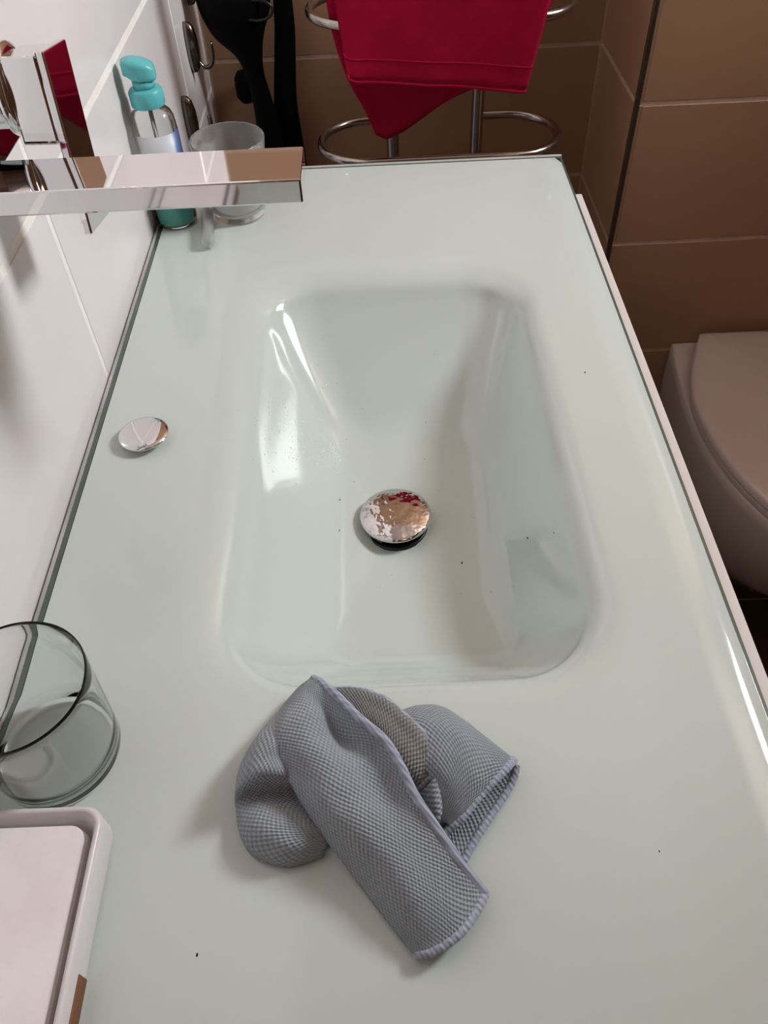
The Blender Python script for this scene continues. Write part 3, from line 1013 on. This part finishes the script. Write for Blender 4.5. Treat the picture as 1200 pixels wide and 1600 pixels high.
# ------------------------------------------------------------------ black things hanging in the far left corner
hd = thing('hair_dryer', (0.08, 1.318, TOP - 0.16), 'black appliance with wide head and tapering handle hanging in the corner', 'hair dryer')
bm = bmesh.new()
pp = [(0.066, 1.318, 0.20), (0.067, 1.318, 0.185), (0.0685, 1.318, 0.15), (0.0690, 1.318, 0.11), (0.0715, 1.318, 0.076), (0.0795, 1.318, 0.041), (0.0840, 1.318, 0.009), (0.0890, 1.318, -0.024), (0.0935, 1.318, -0.074), (0.0935, 1.318, -0.115), (0.0935, 1.318, -0.16)]
rr_ = [0.012, 0.034, 0.051, 0.0535, 0.044, 0.0225, 0.0145, 0.0150, 0.0190, 0.0205, 0.019]
path_ = smooth_path(pp, 5)
rads = [max(0.003, cr([Vector((r, 0, 0)) for r in rr_], i / 5).x) for i in range(len(path_))]
tube(bm, [to_local(hd, Vector(p) + Vector((0, 0, TOP))) for p in path_], rads, 24, flat=0.72, flat_axis=Vector((0, 1, 0)))
finish('body', bm, M_dark, hd, True)
bm = bmesh.new()
ring_ = [Vector((0.024 + 0.022 * math.cos(a), -0.030 , 0.262 + 0.013 * math.sin(a))) for a in [2 * PI * i / 24 for i in range(24)]]
tube(bm, ring_, 0.0022, 8, closed=True)
finish('ring_trim', bm, M_rubber, hd, True)
sp_ = thing('hanging_strap', (0.13, 1.352, TOP - 0.40), 'flat black strap hanging beside the tapering black handle', 'strap')
bm = bmesh.new()
pp = [(0.141, 1.352, 0.20), (0.1365, 1.352, 0.107), (0.1345, 1.352, 0.06), (0.1300, 1.352, 0.021), (0.1250, 1.352, -0.02), (0.1215, 1.352, -0.054), (0.1210, 1.352, -0.115), (0.124, 1.352, -0.25), (0.126, 1.352, -0.40)]
path_ = smooth_path(pp, 5)
rr_ = [0.0135, 0.014, 0.0155, 0.0165, 0.0175, 0.019, 0.0225, 0.026, 0.028]
rads = [cr([Vector((r, 0, 0)) for r in rr_], i / 5).x for i in range(len(path_))]
tube(bm, [to_local(sp_, Vector(p) + Vector((0, 0, TOP))) for p in path_], rads, 20, flat=0.35, flat_axis=Vector((0, 1, 0)))
finish('webbing', bm, M_dark, sp_, True)
kn = thing('black_knob', (0.058, 1.375, TOP - 0.03), 'black rounded knob on the brown wall left of the hair dryer handle', 'knob')
bm = bmesh.new()
lathe(bm, [(0, -0.026), (0.009, -0.024), (0.0155, -0.016), (0.0165, 0.0), (0.0155, 0.014), (0.010, 0.022), (0, 0.024)], n=28)
finish('grip', bm, M_dark, kn, True)
bm = bmesh.new()
tube(bm, [(0, 0.010, 0), (0, 0.0245, 0)], 0.007, 12)
finish('wall_stub', bm, M_dark, kn, True)

# ------------------------------------------------------------------ water drops and specks
bvh_deps = bpy.context.evaluated_depsgraph_get()
from mathutils.bvhtree import BVHTree
bm = bmesh.new()
bm.from_mesh(slab.data)
tree = BVHTree.FromBMesh(bm)
SPECKS = [(0.4496, 0.5837, 0.001), (0.1497, 0.1091, 0.0009), (0.3829, 0.4432, 0.0011), (0.328, 0.454, 0.0012), (0.2142, 0.5337, 0.001), (0.214, 0.494, 0.0009), (0.4103, 0.1538, 0.0006), (0.3975, 0.4193, 0.0007)]
bm.free()
rnd = random.Random(3)
bm = bmesh.new()
def drop(x, y, r):
    hit = tree.ray_cast(Vector((x, y, 0.1)), Vector((0, 0, -1)))
    if hit[0] is None:
        return
    q = hit[1].to_track_quat('Z', 'Y').to_matrix().to_4x4()
    mt_ = Matrix.Translation(hit[0]) @ q @ Matrix.Diagonal((r, r * rnd.uniform(0.9, 1.5), r * 0.28, 1))
    bmesh.ops.create_icosphere(bm, subdivisions=2, radius=1.0, matrix=mt_)
for i in range(130):
    t = rnd.random()
    x = 0.150 + 0.060 * t + rnd.gauss(0, 0.010)
    y = 0.555 + 0.055 * t + rnd.gauss(0, 0.022)
    drop(x, y, rnd.uniform(0.0005, 0.0014))
for i in range(22):
    drop(rnd.uniform(0.15, 0.36), rnd.uniform(0.38, 0.73), rnd.uniform(0.0003, 0.0010))
M_water = bpy.data.materials.new('water')
M_water.use_nodes = True
nt = M_water.node_tree
nt.nodes.remove(nt.nodes['Principled BSDF'])
tb = nt.nodes.new('ShaderNodeBsdfTransparent')
gb = nt.nodes.new('ShaderNodeBsdfPrincipled')
gb.inputs['Base Color'].default_value = (1.0, 1.0, 1.0, 1)  # white stands in for the sparkle of refracted window light
gb.inputs['Roughness'].default_value = 0.25
fz = nt.nodes.new('ShaderNodeLayerWeight')
fz.inputs['Blend'].default_value = 0.6
ms = nt.nodes.new('ShaderNodeMixShader')
ms.inputs[0].default_value = 0.3
nt.links.new(tb.outputs[0], ms.inputs[1])
nt.links.new(gb.outputs[0], ms.inputs[2])
nt.links.new(ms.outputs[0], nt.nodes['Material Output'].inputs['Surface'])
o = finish('water_drops', bm, M_water, None, True)
o.location = (0, 0, TOP)
tag(o, 'tiny water drops splashed over the washbasin wall', 'water', kind='stuff')

bm = bmesh.new()
for x, y, r in SPECKS:
    hit = tree.ray_cast(Vector((x, y, 0.1)), Vector((0, 0, -1)))
    if hit[0] is not None:
        bmesh.ops.create_icosphere(bm, subdivisions=1, radius=1.0, matrix=Matrix.Translation(hit[0]) @ Matrix.Diagonal((r * 0.7, r * 1.3, r * 0.5, 1)))
o = finish('dirt_specks', bm, M_dark, None, True)
o.location = (0, 0, TOP)
tag(o, 'few tiny dark specks of dirt scattered on the pale glass', 'dirt', kind='stuff')
